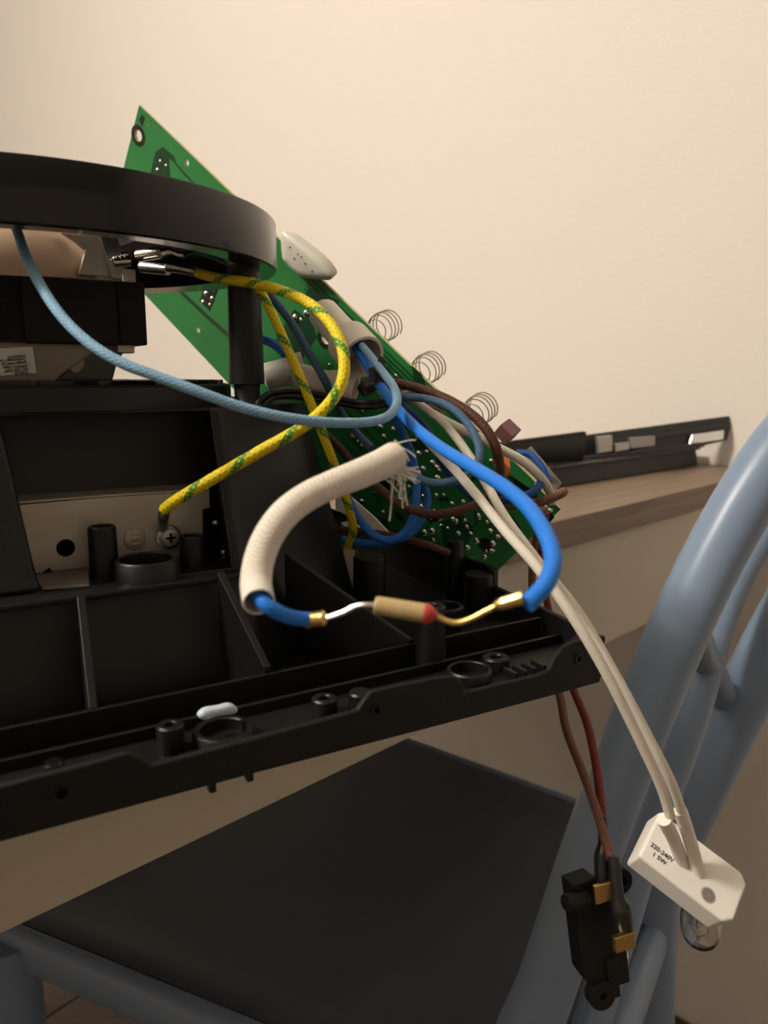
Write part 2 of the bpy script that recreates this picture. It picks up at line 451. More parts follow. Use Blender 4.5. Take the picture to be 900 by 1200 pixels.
fl_leg = at_d(16, 1160, .60)
ctube('leg', [Vec((fl_leg.x, fl_leg.y, CZ + ZS - .012)), Vec((fl_leg.x, fl_leg.y, .2)), Vec((fl_leg.x, fl_leg.y, 0))], .021)
fr_leg = FRc.lerp(ctr, .12)
ctube('leg', [Vec((fr_leg.x, fr_leg.y, CZ + ZS - .012)), Vec((fr_leg.x, fr_leg.y, .2)), Vec((fr_leg.x, fr_leg.y, 0))], .021)
# crossing back rods
ctube('cross_rod', [at_d(*p) for p in ((690, 1210, .492), (712, 1135, .50), (736, 1055, .507), (754, 995, .513), (774, 938, .517), (796, 880, .522), (813, 830, .527), (826, 784, .532), (839, 736, .537), (857, 688, .542), (878, 648, .548), (905, 610, .556), (955, 560, .565))], .0115)
ctube('cross_rod', [at_d(*p) for p in ((806, 716, .464), (812, 738, .485), (820, 760, .51), (832, 785, .54), (845, 812, .575), (856, 842, .606), (862, 866, .612))], .0105)

# ================================================================ the appliance housing
hs = thing('appliance_housing', T(.16, .17, ZT), 'black plastic housing of a dismantled countertop oven, overhanging the desk edge', 'appliance')
ZF = -.1075
def poly_v(px, v): return [on_v(x, y, v) for x, y in px]
# floor and walls
mb = MB(); mb.prism([T(-.001, .002, ZT), T(.33, .002, ZT), T(.33, .33, ZT), T(-.022, .33, ZT), T(-.010, .08, ZT)], Vec((0, 0, ZF - ZT))); mb.build('base_plate', BLACK, hs)
fw = [(711, 745), (690, 749), (672, 753), (660, 760), (651, 772), (644, 786), (632, 791), (590, 801), (546, 812), (543, 800), (533, 793), (515, 794), (470, 803), (436, 811), (428, 820), (420, 832), (408, 836), (330, 857), (250, 878), (178, 897), (168, 890), (150, 882), (100, 896), (40, 911), (-40, 932), (-150, 963), (-150, 1030), (-40, 999), (100, 961), (300, 907), (500, 855), (640, 818), (704, 800)]
mb = MB(); mb.prism(poly_v(fw, 0), V * .0026); mb.build('front_wall', BLACKM, hs, .0009)
# corner: rounded right end, front rim of the right side and the higher rear rim
mb = MB()
zt0, zb_ = uvz(on_v(711, 745, 0))[2], uvz(on_v(704, 800, 0))[2]
mb.prism([T(-.0002, .0020, zb_), T(-.0002, .0020, zt0 - .0002), T(-.0055, .04, zt0), T(-.009, .074, zt0), T(-.009, .074, zb_)], U * .0026); mb.build('side_wall', BLACKM, hs, .0005)
mb = MB(); mb.prism([T(-.009, .074, ZT), T(-.009, .074, zt0 + .0075), T(-.010, .080, zt0 + .0085), T(-.022, .33, zt0 + .0085), T(-.022, .33, ZT)], U * .003); mb.build('side_wall', BLACKG, hs, .0005)
mb = MB(); mb.tbox(-.022, .33, .327, .33, ZT, zt0 + .0085); mb.build('rear_wall', BLACK, hs, .0005)
mb = MB(); mb.tbox(.327, .33, .002, .33, ZT, zt0); mb.build('side_wall', BLACK, hs, .0005)
for v0, zt in ((.0222, -.1010), (.0340, -.0972)):
    mb = MB(); mb.tbox(.001, .327, v0, v0 + .0018, ZF, zt); mb.build('ridge', BLACK, hs, .0004)
mb = MB(); mb.tbox(.0, .327, .0026, .0222, ZF, -.1046); mb.build('channel_floor', BLACK, hs)
# ribs from the duct down to the inner ridge
def rib(u0, v0, z0, u1, v1, z1, w=.0026):
    mb = MB(); mb.prism([T(u0, v0, z0), T(u1, v1, z1), T(u1, v1, ZF), T(u0, v0, ZF)], U * w); mb.build('rib', BLACK, hs, .0004)
rib(.171, .060, -.0688, .1735, .0345, -.0968)
rib(.125, .060, -.0672, .1185, .0345, -.0948)
rib(.094, .075, -.067, .062, .0345, -.0958, .002)
mb = MB(); mb.tbox(.12, .172, .0355, .042, -.1045, -.1025); mb.build('rib', BLACK, hs, .0004)
# duct block: outer loft with a deep front recess
zt_, zlo = -.0118, ZF
top = [(.33, .083), (.1205, .083), (.1165, .0838), (.1135, .0862), (.093, .101), (.077, .110), (.064, .125), (.056, .15), (.056, .26), (.33, .26)]
bot = [(.33, .056), (.1190, .056), (.1140, .0570), (.1105, .0600), (.084, .075), (.064, .086), (.048, .102), (.039, .13), (.037, .27), (.33, .27)]
mb = MB()
n = len(top)
def lerp2(a, b, t): return (a[0] * (1 - t) + b[0] * t, a[1] * (1 - t) + b[1] * t)
levels = [0, .25, .5, .59, .75, 1]
rows = [[T(*lerp2(tp, bt, t), zt_ * (1 - t) + zlo * t) for tp, bt in zip(top, bot)] for t in levels]
R = [[mb.bm.verts.new(p) for p in r] for r in rows]
tR = .58
for li in range(len(levels) - 1):
    for i in range(n):
        if i == 0 and levels[li + 1] <= .6: continue      # the open recess in the front face
        mb.face([R[li][i], R[li][(i + 1) % n], R[li + 1][(i + 1) % n], R[li + 1][i]])
mb.build('duct_shell', BLACK, hs, ang=28)
# front frame round the recess (top edge and right pillar are the shell; left pillar here)
def fp(u, t, off=0): return T(u, .083 * (1 - t) + .056 * t + off, zt_ * (1 - t) + zlo * t)
lt = [fp(uvz(on_v(x, y, .075))[0], t) for (x, y), t in (((2, 485), .02), ((36, 640), .50), ((46, 690), .59))]
mb = MB(); mb.prism([fp(.33, .0), lt[0], lt[1], lt[2], fp(.33, .59)], V * .03); mb.build('duct_pillar', BLACK, hs, .002)
# recess interior
mb = MB(); mb.prism([T(.33, .108, zt_ - .0004), T(.110, .108, zt_ - .0004), T(.106, .104, -.0705), T(.33, .104, -.0705)], V * .003); mb.build('recess_back', BLACK, hs)
mb = MB(); mb.prism([T(.33, .060, -.0690), T(.115, .060, -.0690), T(.105, .070, -.0690), T(.105, .112, -.0690), T(.33, .112, -.0690)], Vec((0, 0, -.002))); mb.build('recess_shelf', BLACK, hs, .0006)
mb = MB(); mb.prism([fp(.1195, .01), fp(.1185, .60), T(.1120, .104, -.0695), T(.1140, .108, zt_ - .0004)], -U * .002); mb.build('recess_side', BLACK, hs)
# top deck and fan ring with a grating
mb = MB(); mb.prism([T(u, v, zt_ - .0012) for u, v in [(a[0], a[1]) for a in top]], Vec((0, 0, .0012))); mb.build('duct_deck', BLACK, hs, .0006)
CU, CV = .1686, .1604
cen = T(CU, CV, 0)
def cz(z): return cen + Vec((0, 0, z))
RG = .0790
mb = MB(); mb.lathe([(RG - .006, zt_), (RG, zt_), (RG, -.0042), (RG - .001, -.0034), (RG - .006, -.0034), (RG - .006, zt_)], cz(0), dz, 72); mb.build('fan_ring', BLACK, hs)
for r in (.024, .041, .058):
    mb = MB(); mb.lathe([(r - .0009, -.0036), (r + .0009, -.0036), (r + .0009, -.0018), (r - .0009, -.0018), (r - .0009, -.0036)], cz(0), dz, 48); mb.build('grate_ring', BLACKG, hs)
for k in range(22):
    a = 2 * pi * k / 22
    dr = U * cos(a) + V * sin(a); tn = U * -sin(a) + V * cos(a)
    d2 = (dr + tn * .35).normalized()
    mb = MB(); mb.box(cz(-.0028) + dr * .014 + d2 * .031, d2 * .0315, d2.cross(dz) * .0009, dz * .0010); mb.build('grate_bar', BLACKG, hs)
mb = MB(); mb.lathe([(.016, -.0045), (.016, -.0008), (.001, -.0008)], cz(0), dz, 32, True); mb.build('grate_hub', BLACK, hs)
# posts that carry the upper ring
def post(u, v):
    p = T(u, v, 0)
    mb = MB(); mb.lathe([(.0012, .044), (.0066, .044), (.0071, .012), (.0074, -.0035), (.0055, -.0037), (.0053, -.0095), (.0062, -.0110), (.0012, -.0110)], p, dz, 28, True); mb.build('post', BLACK, hs)
    mb = MB(); mb.lathe([(.0075, -.0105), (.0082, -.012), (.0092, -.034), (.0068, -.045), (.001, -.047)], p, dz, 24, True); mb.build('post_foot', BLACK, hs)
post(.0925, .1185)
post(2 * CU - .0925, 2 * CV - .1185)
# upper ring
RR = .1000
zt2, zb2 = .0628, .0429
mb = MB(); mb.lathe([(RR - .0145, zb2 + .001), (RR - .001, zb2), (RR - .0003, zb2 + .0006), (RR, zb2 + .002), (RR, zt2 - .0012), (RR - .0006, zt2 - .0003), (RR - .002, zt2), (RR - .0145, zt2 - .001), (RR - .0145, zb2 + .001)], cz(0), dz, 128)
mb.build('upper_ring', BLACKG, hs)
mb = MB(); mb.lathe([(.042, zt2 - .006), (RR - .0140, zt2 - .006), (RR - .0140, zt2 - .003), (.042, zt2 - .003), (.042, zt2 - .006)], cz(0), dz, 96); mb.build('ring_web', BLACKM, hs)

# bosses on the base; top centre given on the photograph, standing on the base at distance v
def boss(px, py, v, rpx, hole=.45, base=ZF, m=BLACK, name='boss', sq=1):
    p = on_v(px, py, v); d = proj(p)[2]; r = rpx * d / 900
    top_ = p.z - CZ
    q = Vec((p.x, p.y, CZ))
    mb = MB()
    prof_ = [(r * 1.06, base), (r, top_ - .0006), (r - .0005, top_)]
    if hole: prof_ += [(r * hole + .0003, top_), (r * hole, top_ - .0004), (r * hole, top_ - min(.004, (top_ - base) * .7)), (.0001, top_ - min(.004, (top_ - base) * .7))]
    else: prof_ += [(.0001, top_)]
    mb.lathe(prof_, q, dz, 28, False)
    return mb.build(name, m, hs)
boss(199, 848, .0125, 16, .42)
boss(262, 853, .0108, 36, .76, name='collar')
boss(380, 817, .0115, 15, .45)
boss(422, 810, .0095, 14, 0)
boss(62, 892, .0068, 12, 0, m=BLACKG)
boss(550, 783, .0112, 27, .82, name='collar')
boss(551, 797, .0112, 30, .85, name='collar')
boss(581, 769, .0150, 16, .45)
boss(505, 709, .0280, 17, .5)
boss(433, 651, .095, 19, 0)
boss(533, 632, .098, 10, .4)
boss(562, 671, .080, 17, 0)
boss(521, 709, .062, 22, .8, name='collar')
boss(119, 616, .083, 16, .7, base=-.069)
boss(225, 627, .080, 15, .6, base=-.069)
boss(172, 654, .0735, 37, .84, base=-.069, name='collar')
for i in range(4):
    p = on_v(598 + i * 11, 785 - i * 3, .0055)
    mb = MB(); mb.box(p - dz * .002, U * .0008, V * .0035, dz * .002); mb.build('fin', BLACK, hs, .0003)
mb = MB(); mb.cyl(on_v(688, 764, .002), on_v(676, 757, .009), .0042, 20); mb.build('lug', BLACKM, hs)
for x, y in ((250, 925), (294, 912)):
    p = on_v(x, y, .004)
    mb = MB(); mb.prism([p + U * .001 - dz * .0012, p - U * .001 - dz * .0012, p - U * .001 + dz * .005, p + U * .001 + dz * .005], V * .003); mb.build('tab', BLACK, hs, .0003)
p = on_v(285, 908, .004)
mb = MB(); mb.prism([p + U * .003 + dz * .003, p - U * .0022 - dz * .0022, p - U * .0028 + dz * .003], V * .002); mb.build('tab', BLACK, hs)
for x, y, r in ((72, 929, 11), (441, 832, 7), (678, 772, 6)):
    p = on_v(x, y, 0); r = r * proj(p)[2] / 900
    mb = MB(); mb.pipe(p + V * .0005, p - V * .0005, r, r * .62); o = mb.build('screw_hole', BLACK, hs)
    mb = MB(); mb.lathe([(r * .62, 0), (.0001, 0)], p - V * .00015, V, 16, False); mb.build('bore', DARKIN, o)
# galvanised bracket in the recess
VB = .097
out = poly_v([(21, 592), (120, 583), (246, 575), (248, 640), (250, 668), (160, 682), (60, 697), (42, 694), (36, 680)], VB)
mb = MB(); mb.prism(out, V * .001); br = mb.build('bracket', GALV, hs, .0004)
mb = MB(); mb.prism([on_v(20, 591, VB), on_v(120, 583, VB), on_v(246, 575, VB), on_v(246, 575, VB) + V * .013 + dz * .0015, on_v(20, 591, VB) + V * .013 + dz * .0015], dz * .0009); mb.build('bracket_flange', GALV, br, .0004)
def disc(x, y, v, rpx, m, name, parent, th=.0004, seg=20):
    p = on_v(x, y, v); r = rpx * proj(p)[2] / 900
    mb = MB(); mb.cyl(p + V * .0003, p - V * th, r, seg); return mb.build(name, m, parent)
mb = MB(); mb.prism([T(uvz(at_z(x, y, -.0688))[0], uvz(at_z(x, y, -.0688))[1], -.0688) for x, y in ((40, 676), (103, 668), (105, 688), (50, 692))], dz * .0007); mb.build('bracket_foot', mat('galvanised_foot_darkened', (.20, .185, .15), .5, metal=.4), br, .0002)  # galvanised like the bracket; colour darkened to offset the lamp on its upper face
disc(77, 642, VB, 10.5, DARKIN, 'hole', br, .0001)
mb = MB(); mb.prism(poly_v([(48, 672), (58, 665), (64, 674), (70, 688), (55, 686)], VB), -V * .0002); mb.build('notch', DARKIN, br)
mb = MB(); q = on_v(158, 632, VB); mb.lathe([(.0042, 0), (.0038, .0006), (.002, .0010), (.0001, .0011)], q, -V, 24, False); mb.build('dimple', GALV, br)
for i in range(3):
    q = on_v(158, 625 + i * 6, VB) - V * .0011
    mb = MB(); mb.box(q, U * .0016, V * .0003, dz * .0004); mb.build('louvre', GALV, br, .0002)
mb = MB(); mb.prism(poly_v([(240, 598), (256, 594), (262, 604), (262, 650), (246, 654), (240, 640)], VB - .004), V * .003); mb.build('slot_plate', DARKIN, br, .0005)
mb = MB(); mb.ball(on_v(253, 613, VB - .006), .0016); mb.build('screw', NICKEL, br)
mb = MB(); mb.ball(on_v(262, 648, VB - .006), .0016); mb.build('screw', NICKEL, br)
# upright steel tab behind the right of the duct
mb = MB(); mb.prism(poly_v([(403, 640), (416, 645), (414, 690), (402, 688)], .135), V * .001); mb.build('steel_tab', GALV, hs)

# ---------------------------------------------------------------- motor
mo = thing('fan_motor', cz(-.003), 'shaded-pole fan motor with black laminated core and cream bobbin inside the black ring', 'motor')
z0, z1 = .0124, .0362
mb = MB()
nl = 22
for i in range(nl):
    za = z0 + (z1 - z0) * i / nl; zb3 = z0 + (z1 - z0) * (i + .72) / nl
    mb.tbox(.1752, .2070, .1308, .190, za, zb3)
mb.tbox(.176, .2060, .1316, .189, z0, z1)
mb.build('lamination_stack', BLACKM, mo)
mb = MB(); mb.tbox(.1302, .1752, .129, .190, z0 - .0004, z1 + .0004); mb.build('core_cover', BLACKM, mo, .0006)
mb = MB(); mb.tbox(.1408, .1413, .1287, .1292, z0, z1); mb.build('cover_seam', DARKIN, mo)
# upper bobbin: rounded cream hood
rows = []
for t in range(9):
    f = t / 8
    k = sqrt(max(0, 1 - (f * .98) ** 2))
    w = .034 * k ** .75 + .001; d = .025 * k ** .8 + .001
    rows.append([T(.1790 + w * cos(a), CV - .006 + d * sin(a), z1 + .027 * f) for a in [2 * pi * i / 32 for i in range(32)]])
mb = MB(); mb.loft(rows, True); mb.build('bobbin_hood', CREAM, mo, ang=60)
mb = MB(); mb.tbox(.1375, .148, .134, .150, z1, z1 + .0095); mb.build('bobbin_block', CREAM, mo, .0012)
# bearing bracket right of the hood
pr = poly_v([(92, 322), (100, 292), (88, 282), (72, 272), (134, 277), (150, 326)], .1335)
mb = MB(); mb.prism(pr, V * .004); mb.build('bearing_bracket', GALV, mo, .0005)
pr = poly_v([(117, 276), (138, 278), (150, 328), (132, 326)], .131)
mb = MB(); mb.prism(pr, V * .002); mb.build('bracket_ear', NICKEL, mo, .0003)
q0 = on_v(132, 307, .129); q1 = on_v(152, 305, .129)
mb = MB(); mb.cyl(q0, q1, .0022, 14); mb.build('bolt', STEEL, mo, .0004)
for i in range(3):
    mb = MB(); a = q0.lerp(q1, .25 + .25 * i); mb.cyl(a - (q1 - q0) * .06, a + (q1 - q0) * .06, .0025, 14); mb.build('bolt_thread', STEEL, mo)
mb = MB(); mb.tbox(.128, .205, .168, .174, z1, z1 + .018); mb.build('rear_bracket', BLACKM, mo, .0008)
mb = MB(); mb.tbox(.1335, .1385, .129, .140, z1, z1 + .0050); mb.build('terminal_block', GALV, mo, .0004)
# lower bobbin with label, and the foot bracket
pr = poly_v([(-60, 398), (110, 402), (112, 412), (72, 440), (66, 447), (-60, 447)], .1338)
mb = MB(); mb.prism(pr, V * .03); mb.build('lower_bobbin', CREAMD, mo, .001)
pr = poly_v([(66, 446), (104, 410), (106, 402), (147, 402), (146, 412), (138, 424), (132, 446)], .1345)
mb = MB(); mb.prism(pr, V * .012); mb.build('foot_bracket', mat('grey_cast', (.075, .072, .066), .5, metal=.3), mo, .0008)
pr = poly_v([(138, 402), (158, 402), (158, 414), (138, 413)], .1335)
mb = MB(); mb.prism(pr, V * .010); mb.build('foot_ear', GALV, mo, .0004)
pr = poly_v([(78, 425), (98, 416), (100, 428), (92, 438), (84, 436)], .1342)
mb = MB(); mb.prism(pr, V * .002); mb.build('foot_boss', CREAMD, mo, .0006)
lab = poly_v([(-40, 411), (38, 406), (43, 437), (-40, 444)], .1331)
mb = MB(); mb.prism(lab, V * .0003); lb = mb.build('rating_label', PAPER, mo)
def text_mesh(body, size, org, xdir, ydir, m, name, parent, th=.00004, align='LEFT'):
    cu = bpy.data.curves.new(name, 'FONT'); cu.body = body; cu.size = size; cu.extrude = th; cu.align_x = align; cu.resolution_u = 3
    cu.space_line = .85; cu.offset = size * .02
    to = bpy.data.objects.new('tmp', cu); COL.objects.link(to)
    dg = bpy.context.evaluated_depsgraph_get()
    me = bpy.data.meshes.new_from_object(to.evaluated_get(dg))
    bpy.data.objects.remove(to)
    zdir = xdir.cross(ydir)
    M = Matrix((xdir, ydir, zdir)).transposed().to_4x4()
    me.transform(M)
    me.materials.clear(); me.materials.append(m)
    o = bpy.data.objects.new(name, me); COL.objects.link(o)
    set_parent(o, parent, Vec(org)); return o
# the label reads upside down
xd = (lab[0] - lab[1]).normalized(); yd = (lab[1] - lab[2]).normalized() * -1
yd = (yd - xd * yd.dot(xd)).normalized()
text_mesh('4158-20\nAC 220-240V\n50/60Hz Class\nSungen Electric\nTechnology Co.\n20230210', .00145, on_v(33, 435, .1329), xd, yd, INK, 'label_print', lb)

# ================================================================ circuit board
dT = .42
TL = at_d(163, 123, dT)
dR = dT - .21 * (.5237 * dT)
RC = at_d(657, 597, dR)
bl = (RC - TL); BLN = bl.length; bl.normalize()
sd = camvec(-.637, .903, 1).normalized(); sd = (sd - bl * sd.dot(bl)).normalized()
bn = bl.cross(sd).normalized()
if bn.dot(TL - O) > 0: bn = -bn          # bn faces the camera
BW = .0975
def Bp(a, b, h=0): return TL + bl * a + sd * b + bn * h
def on_b(x, y, h=0): return at_plane(x, y, TL + bn * h, bn)
pcb = thing('circuit_board', Bp(BLN, BW), 'long green printed circuit board leaning behind the black housing, solder side out', 'circuit board')
def board_mesh(outer, holes, th, name, m, parent):
    cu = bpy.data.curves.new(name, 'CURVE'); cu.dimensions = '2D'; cu.fill_mode = 'BOTH'; cu.extrude = th / 2
    for loop in [outer] + holes:
        s = cu.splines.new('POLY'); s.points.add(len(loop) - 1); s.use_cyclic_u = True
        for p, (a, b) in zip(s.points, loop): p.co = (a, b, 0, 1)
    to = bpy.data.objects.new('tmp', cu); COL.objects.link(to)
    me = bpy.data.meshes.new_from_object(to.evaluated_get(bpy.context.evaluated_depsgraph_get()))
    bpy.data.objects.remove(to)
    M = Matrix((bl, sd, bl.cross(sd))).transposed().to_4x4()
    me.transform(M); me.transform(Matrix.Translation(TL - bn * th / 2))
    c = Vec(me.vertices[0].co); me.transform(Matrix.Translation(-c))
    me.materials.clear(); me.materials.append(m); me.materials.append(PCBE)
    for f in me.polygons:
        f.material_index = 0 if abs(f.normal.dot(bn)) > .5 else 1
        f.use_smooth = False
    o = bpy.data.objects.new(name, me); COL.objects.link(o); set_parent(o, parent, c); return o
def ab(x, y):
    d = on_b(x, y) - TL; return d.dot(bl), d.dot(sd)
def circ(a, b, r, n=16): return [(a + r * cos(2 * pi * k / n), b + r * sin(2 * pi * k / n)) for k in range(n)]
holes = []
for x, y, r in ((162, 159, .0030), (173, 146, .0009), (219, 191, .0016), (232, 387, .0016), (166, 322, .0016), (382, 397, .003)):
    a, b = ab(x, y); holes.append(circ(a, b, r))
board_mesh([(0, 0), (BLN, 0), (BLN, BW + .010), (0, BW)], holes, .0016, 'board', PCB, pcb)
for x, y, r0, r1 in ((162, 159, .0031, .0056), (382, 397, .0031, .0058)):
    mb = MB(); mb.pipe(on_b(x, y), on_b(x, y) + bn * .00012, r1, r0); mb.build('hole_pad', PCBK, pcb)
def patch(px, m=PCBD, h=.00006, name='copper_area'):
    mb = MB(); mb.prism([on_b(x, y) for x, y in px], bn * h); return mb.build(name, m, pcb)
def line(px, w, m=PCBD, name='copper_trace', local=False):
    q = [Bp(a, b) if local else on_b(a, b) for a, b in px]
    mb = MB()
    L_, R_ = [], []
    for i, p in enumerate(q):
        t = (q[min(i + 1, len(q) - 1)] - q[max(i - 1, 0)]).normalized(); sdw = t.cross(bn) * w / 2
        L_.append(p + sdw); R_.append(p - sdw)
    mb.loft([[L_[i], R_[i], R_[i] + bn * .00008, L_[i] + bn * .00008] for i in range(len(q))]); return mb.build(name, m, pcb)
patch([(176, 205), (182, 178), (191, 172), (204, 183), (206, 190), (198, 186), (200, 210), (188, 209)])
line([(203, 188), (214, 201), (228, 216)], .0012)
line([(191, 318), (215, 345), (245, 373), (280, 404)], .0030)
patch([(234, 352), (243, 329), (257, 337), (246, 365)], PCBK)
patch([(166, 134), (170, 138), (167, 149), (163, 141)], PCBK)
patch([(322, 400), (345, 362), (366, 378), (372, 395), (355, 420), (338, 432)])
patch([(352, 355), (362, 336), (398, 352), (390, 372)])
for i, o_ in enumerate((.0042, .0066, .0090, .0114)):
    line([(BLN * .44, o_), (BLN * (.80 - i * .012), o_)], .0010, local=True)
for i in range(6):
    b0 = .045 + .006 * i
    line([(BLN * (.60 + .01 * i), b0), (BLN * (.70 + .008 * i), b0), (BLN * (.73 + .008 * i), b0 + .008)], .0009, local=True)
for i in range(7):
    a0 = BLN * (.72 + .03 * i); b0 = .03 + .007 * (i % 5)
    line([(a0, b0), (a0 + .006, b0 + .006), (a0 + .006, b0 + .022), (a0 + .014, b0 + .030)], .0011, local=True)
line([(447, 413), (458, 425), (452, 440)], .0008); line([(432, 398), (444, 411), (446, 424)], .0008)
patch([(484, 437), (482, 428), (494, 438), (500, 452), (494, 462), (484, 458)])
patch([(515, 612), (540, 600), (556, 622), (540, 650), (520, 640)])
patch([(602, 560), (625, 575), (640, 592), (620, 600), (600, 585)])
patch([(640, 596), (650, 606), (636, 622), (622, 612)], PCBK, .0002)
patch([(588, 612), (600, 604), (610, 618), (598, 632)], PCBK, .0002)
patch([(440, 560), (452, 548), (470, 560), (458, 575)], PCBK, .0002)
# solder joints, one shared dome
mb = MB(); mb.lathe([(.0014, 0), (.0013, .0004), (.0010, .0008), (.0006, .0011), (.0001, .0012)], Vec(), bn, 10, False)
sj = mb.mesh('solder_joint', 60); sj.materials.append(SOLDER)
spots = [(188, 189), (195, 194), (185, 199), (206, 322), (244, 334), (252, 339), (242, 344), (249, 350), (238, 354), (246, 357),
 (346, 372), (353, 375), (359, 367), (332, 388), (366, 424), (386, 427), (464, 440), (446, 500), (461, 503), (414, 511), (419, 517), (424, 522), (461, 481), (464, 490), (491, 531), (507, 542), (515, 551),
 (536, 470), (553, 556), (545, 575), (568, 568), (576, 540), (597, 556), (600, 549), (640, 594), (645, 598), (595, 612), (627, 612), (597, 634), (531, 608), (547, 617), (552, 625), (561, 605), (571, 612), (540, 603), (509, 598), (505, 606), (517, 615),
 (498, 624), (508, 633), (552, 655), (533, 645), (470, 585), (441, 577), (455, 580), (449, 600), (530, 590), (520, 580), (575, 622), (583, 603), (500, 645), (486, 640), (505, 652)]
rnd = random.Random(3)
while len(spots) < 125:
    x, y = rnd.uniform(420, 640), rnd.uniform(470, 660)
    a, b = ab(x, y)
    if .45 * BLN < a < BLN - .004 and .02 < b < BW - .003: spots.append((x, y))
for x, y in spots:
    o = bpy.data.objects.new('solder_joint', sj); COL.objects.link(o)
    set_parent(o, pcb, on_b(x, y)); f = rnd.uniform(.6, 1.35); o.scale = (f * rnd.uniform(.8, 1.3), f * rnd.uniform(.7, 1.1), f * rnd.uniform(.8, 1.3))
for i in range(16):
    x, y = rnd.uniform(450, 625), rnd.uniform(500, 640); r_ = rnd.uniform(6, 13)
    a, b = ab(x, y)
    if not (.5 * BLN < a < BLN - .012 and .02 < b < BW - .008): continue
    patch([(x + r_ * rnd.uniform(.7, 1.2) * cos(t), y + r_ * rnd.uniform(.6, 1.1) * sin(t)) for t in [k * 2 * pi / 8 for k in range(8)]], PCBD if i % 3 else PCBK)
# dark chip parts and pins on the solder side
for i in range(26):
    x, y = rnd.uniform(440, 630), rnd.uniform(520, 640)
    a, b = ab(x, y)
    if not (.5 * BLN < a < BLN - .006 and .03 < b < BW - .004): continue
    w, h = rnd.choice(((.0035, .0018), (.0022, .0016), (.005, .0032)))
    mb = MB(); mb.box(Bp(a, b, .0005), bl * w / 2, sd * h / 2, bn * .0006); mb.build('chip_component', PCBK, pcb, .0002)
for (x, y) in ((538, 606), (543, 611), (558, 610), (566, 606), (553, 619), (592, 618), (600, 625), (628, 610)):
    q = on_b(x, y); mb = MB(); mb.cyl(q, q + bn * .0035 + bl * rnd.uniform(-.001, .001), .00045, 8); mb.build('pin', SOLDER, pcb)
# touch springs on the far side
for x, y in ((437, 386), (489, 436), (551, 486)):
    base_ = on_b(x, y); back = -bn
    pts = []
    nt_ = 5.0; rs = .0076; Ls = .0155
    e1_ = bl; e2_ = back.cross(bl)
    for i in range(130):
        f = i / 129
        rr = rs * (.55 + .45 * min(1, f * 2.5))
        pts.append(base_ + sd * .0015 + back * (.0016 + Ls * f) + (e1_ * cos(2 * pi * nt_ * f) + e2_ * sin(2 * pi * nt_ * f)) * rr)
    mb = MB(); mb.tube(pts, .00034, 6); mb.build('touch_spring', mat('spring_wire', (.42, .36, .30), .35, metal=.6), pcb)
# small daughter board, orange and plum parts, film at the right corner
q = [at_d(x, y, d) for x, y, d in ((594, 538, .362), (600, 534, .36), (648, 586, .352), (640, 594, .354))]
mb = MB(); mb.prism([at_d(597, 538, .363), at_d(634, 560, .356), at_d(620, 572, .360), at_d(598, 557, .366)], -bn * .0014); mb.build('daughter_board', PCB, pcb, .0002)
mb = MB(); mb.tube([at_d(600, 536, .361), at_d(625, 560, .356), at_d(650, 588, .350)], .0009, 6); mb.build('board_edge_strip', PCBE, pcb)
mb = MB(); mb.box(on_b(592, 546, .004), bl * .0042, sd * .003, bn * .003); mb.build('orange_component', ORANGE, pcb, .0004)
q = on_b(586, 512, 0) - bn * .008
mb = MB(); mb.box(q, bl * .0042, sd * .0034, bn * .005); mb.build('plum_component', PLUM, pcb, .0003)
mb = MB(); mb.prism([at_d(611, 532, .375), at_d(622, 523, .375), at_d(658, 567, .365), at_d(652, 574, .365)], -bn * .0006); mb.build('film_cover', CLEAR, pcb)
# glue lump on the upper edge
pts = [(330, 272), (340, 274), (352, 283), (366, 294), (380, 307), (390, 322), (386, 328), (372, 327), (356, 325), (344, 317), (336, 308), (331, 300)]
mb = MB(); loop = closed([on_b(x, y, .004) for x, y in pts]); c = sum(loop, Vec()) / len(loop)
mb.loft([[c.lerp(p, .9) - bn * .006 for p in loop], loop, [c.lerp(p, .92) + bn * .0016 for p in loop], [c.lerp(p, .6) + bn * .0026 for p in loop]], True)
gl = mb.build('glue_lump', GLUE, pcb, ang=70)
for x, y in ((349, 298), (353, 301), (345, 303), (366, 318), (340, 290), (358, 309)):
    mb = MB(); mb.ball(on_b(x, y, .0066), .0005, seg=6, rings=4); mb.build('speck', INK, gl)

# ================================================================ wires
def wire(name, pts, r, m, label, cat='wire', group=None, parent=None, n=10, seg=14, start=None):
    q = spline([p if isinstance(p, Vec) else at_d(*p) for p in pts], n)
    mb = MB(); mb.tube(q, r, seg); o = mb.build(name, m, parent, ang=70)
    if parent is None: tag(o, label, cat, group)
    return o
# -- yellow-green earth wire with spade and ring terminals
q_scr = on_v(198, 629, VB - .002)
ew = thing('earth_wire', q_scr, 'yellow and green striped earth wire screwed to the steel bracket by a ring terminal', 'wire')
wire('jacket', [(232, 320, .305), (255, 326, .298), (290, 331, .288), (330, 341, .276), (364, 357, .266), (389, 382, .258), (402, 412, .252), (402, 442, .248), (391, 466, .245), (371, 488, .243), (344, 507, .243), (308, 527, .244), (270, 549, .246), (232, 571, .249), (207, 586, .252), (192, 597, .256)], .00195, YEL, '', parent=ew)
mb = MB(); mb.tube(spline([at_d(193, 596, .256), at_d(191, 607, .262), on_v(191, 618, VB - .004)], 5), .0020, 12); mb.build('crimp', NICKEL, ew)
p = q_scr
mb = MB(); mb.pipe(p + V * .0006, p - V * .0004, .0046, .0020); mb.build('ring_terminal', STEEL, ew)
ZINC = mat('zinc_screw', (.62, .60, .55), .33, metal=.45)
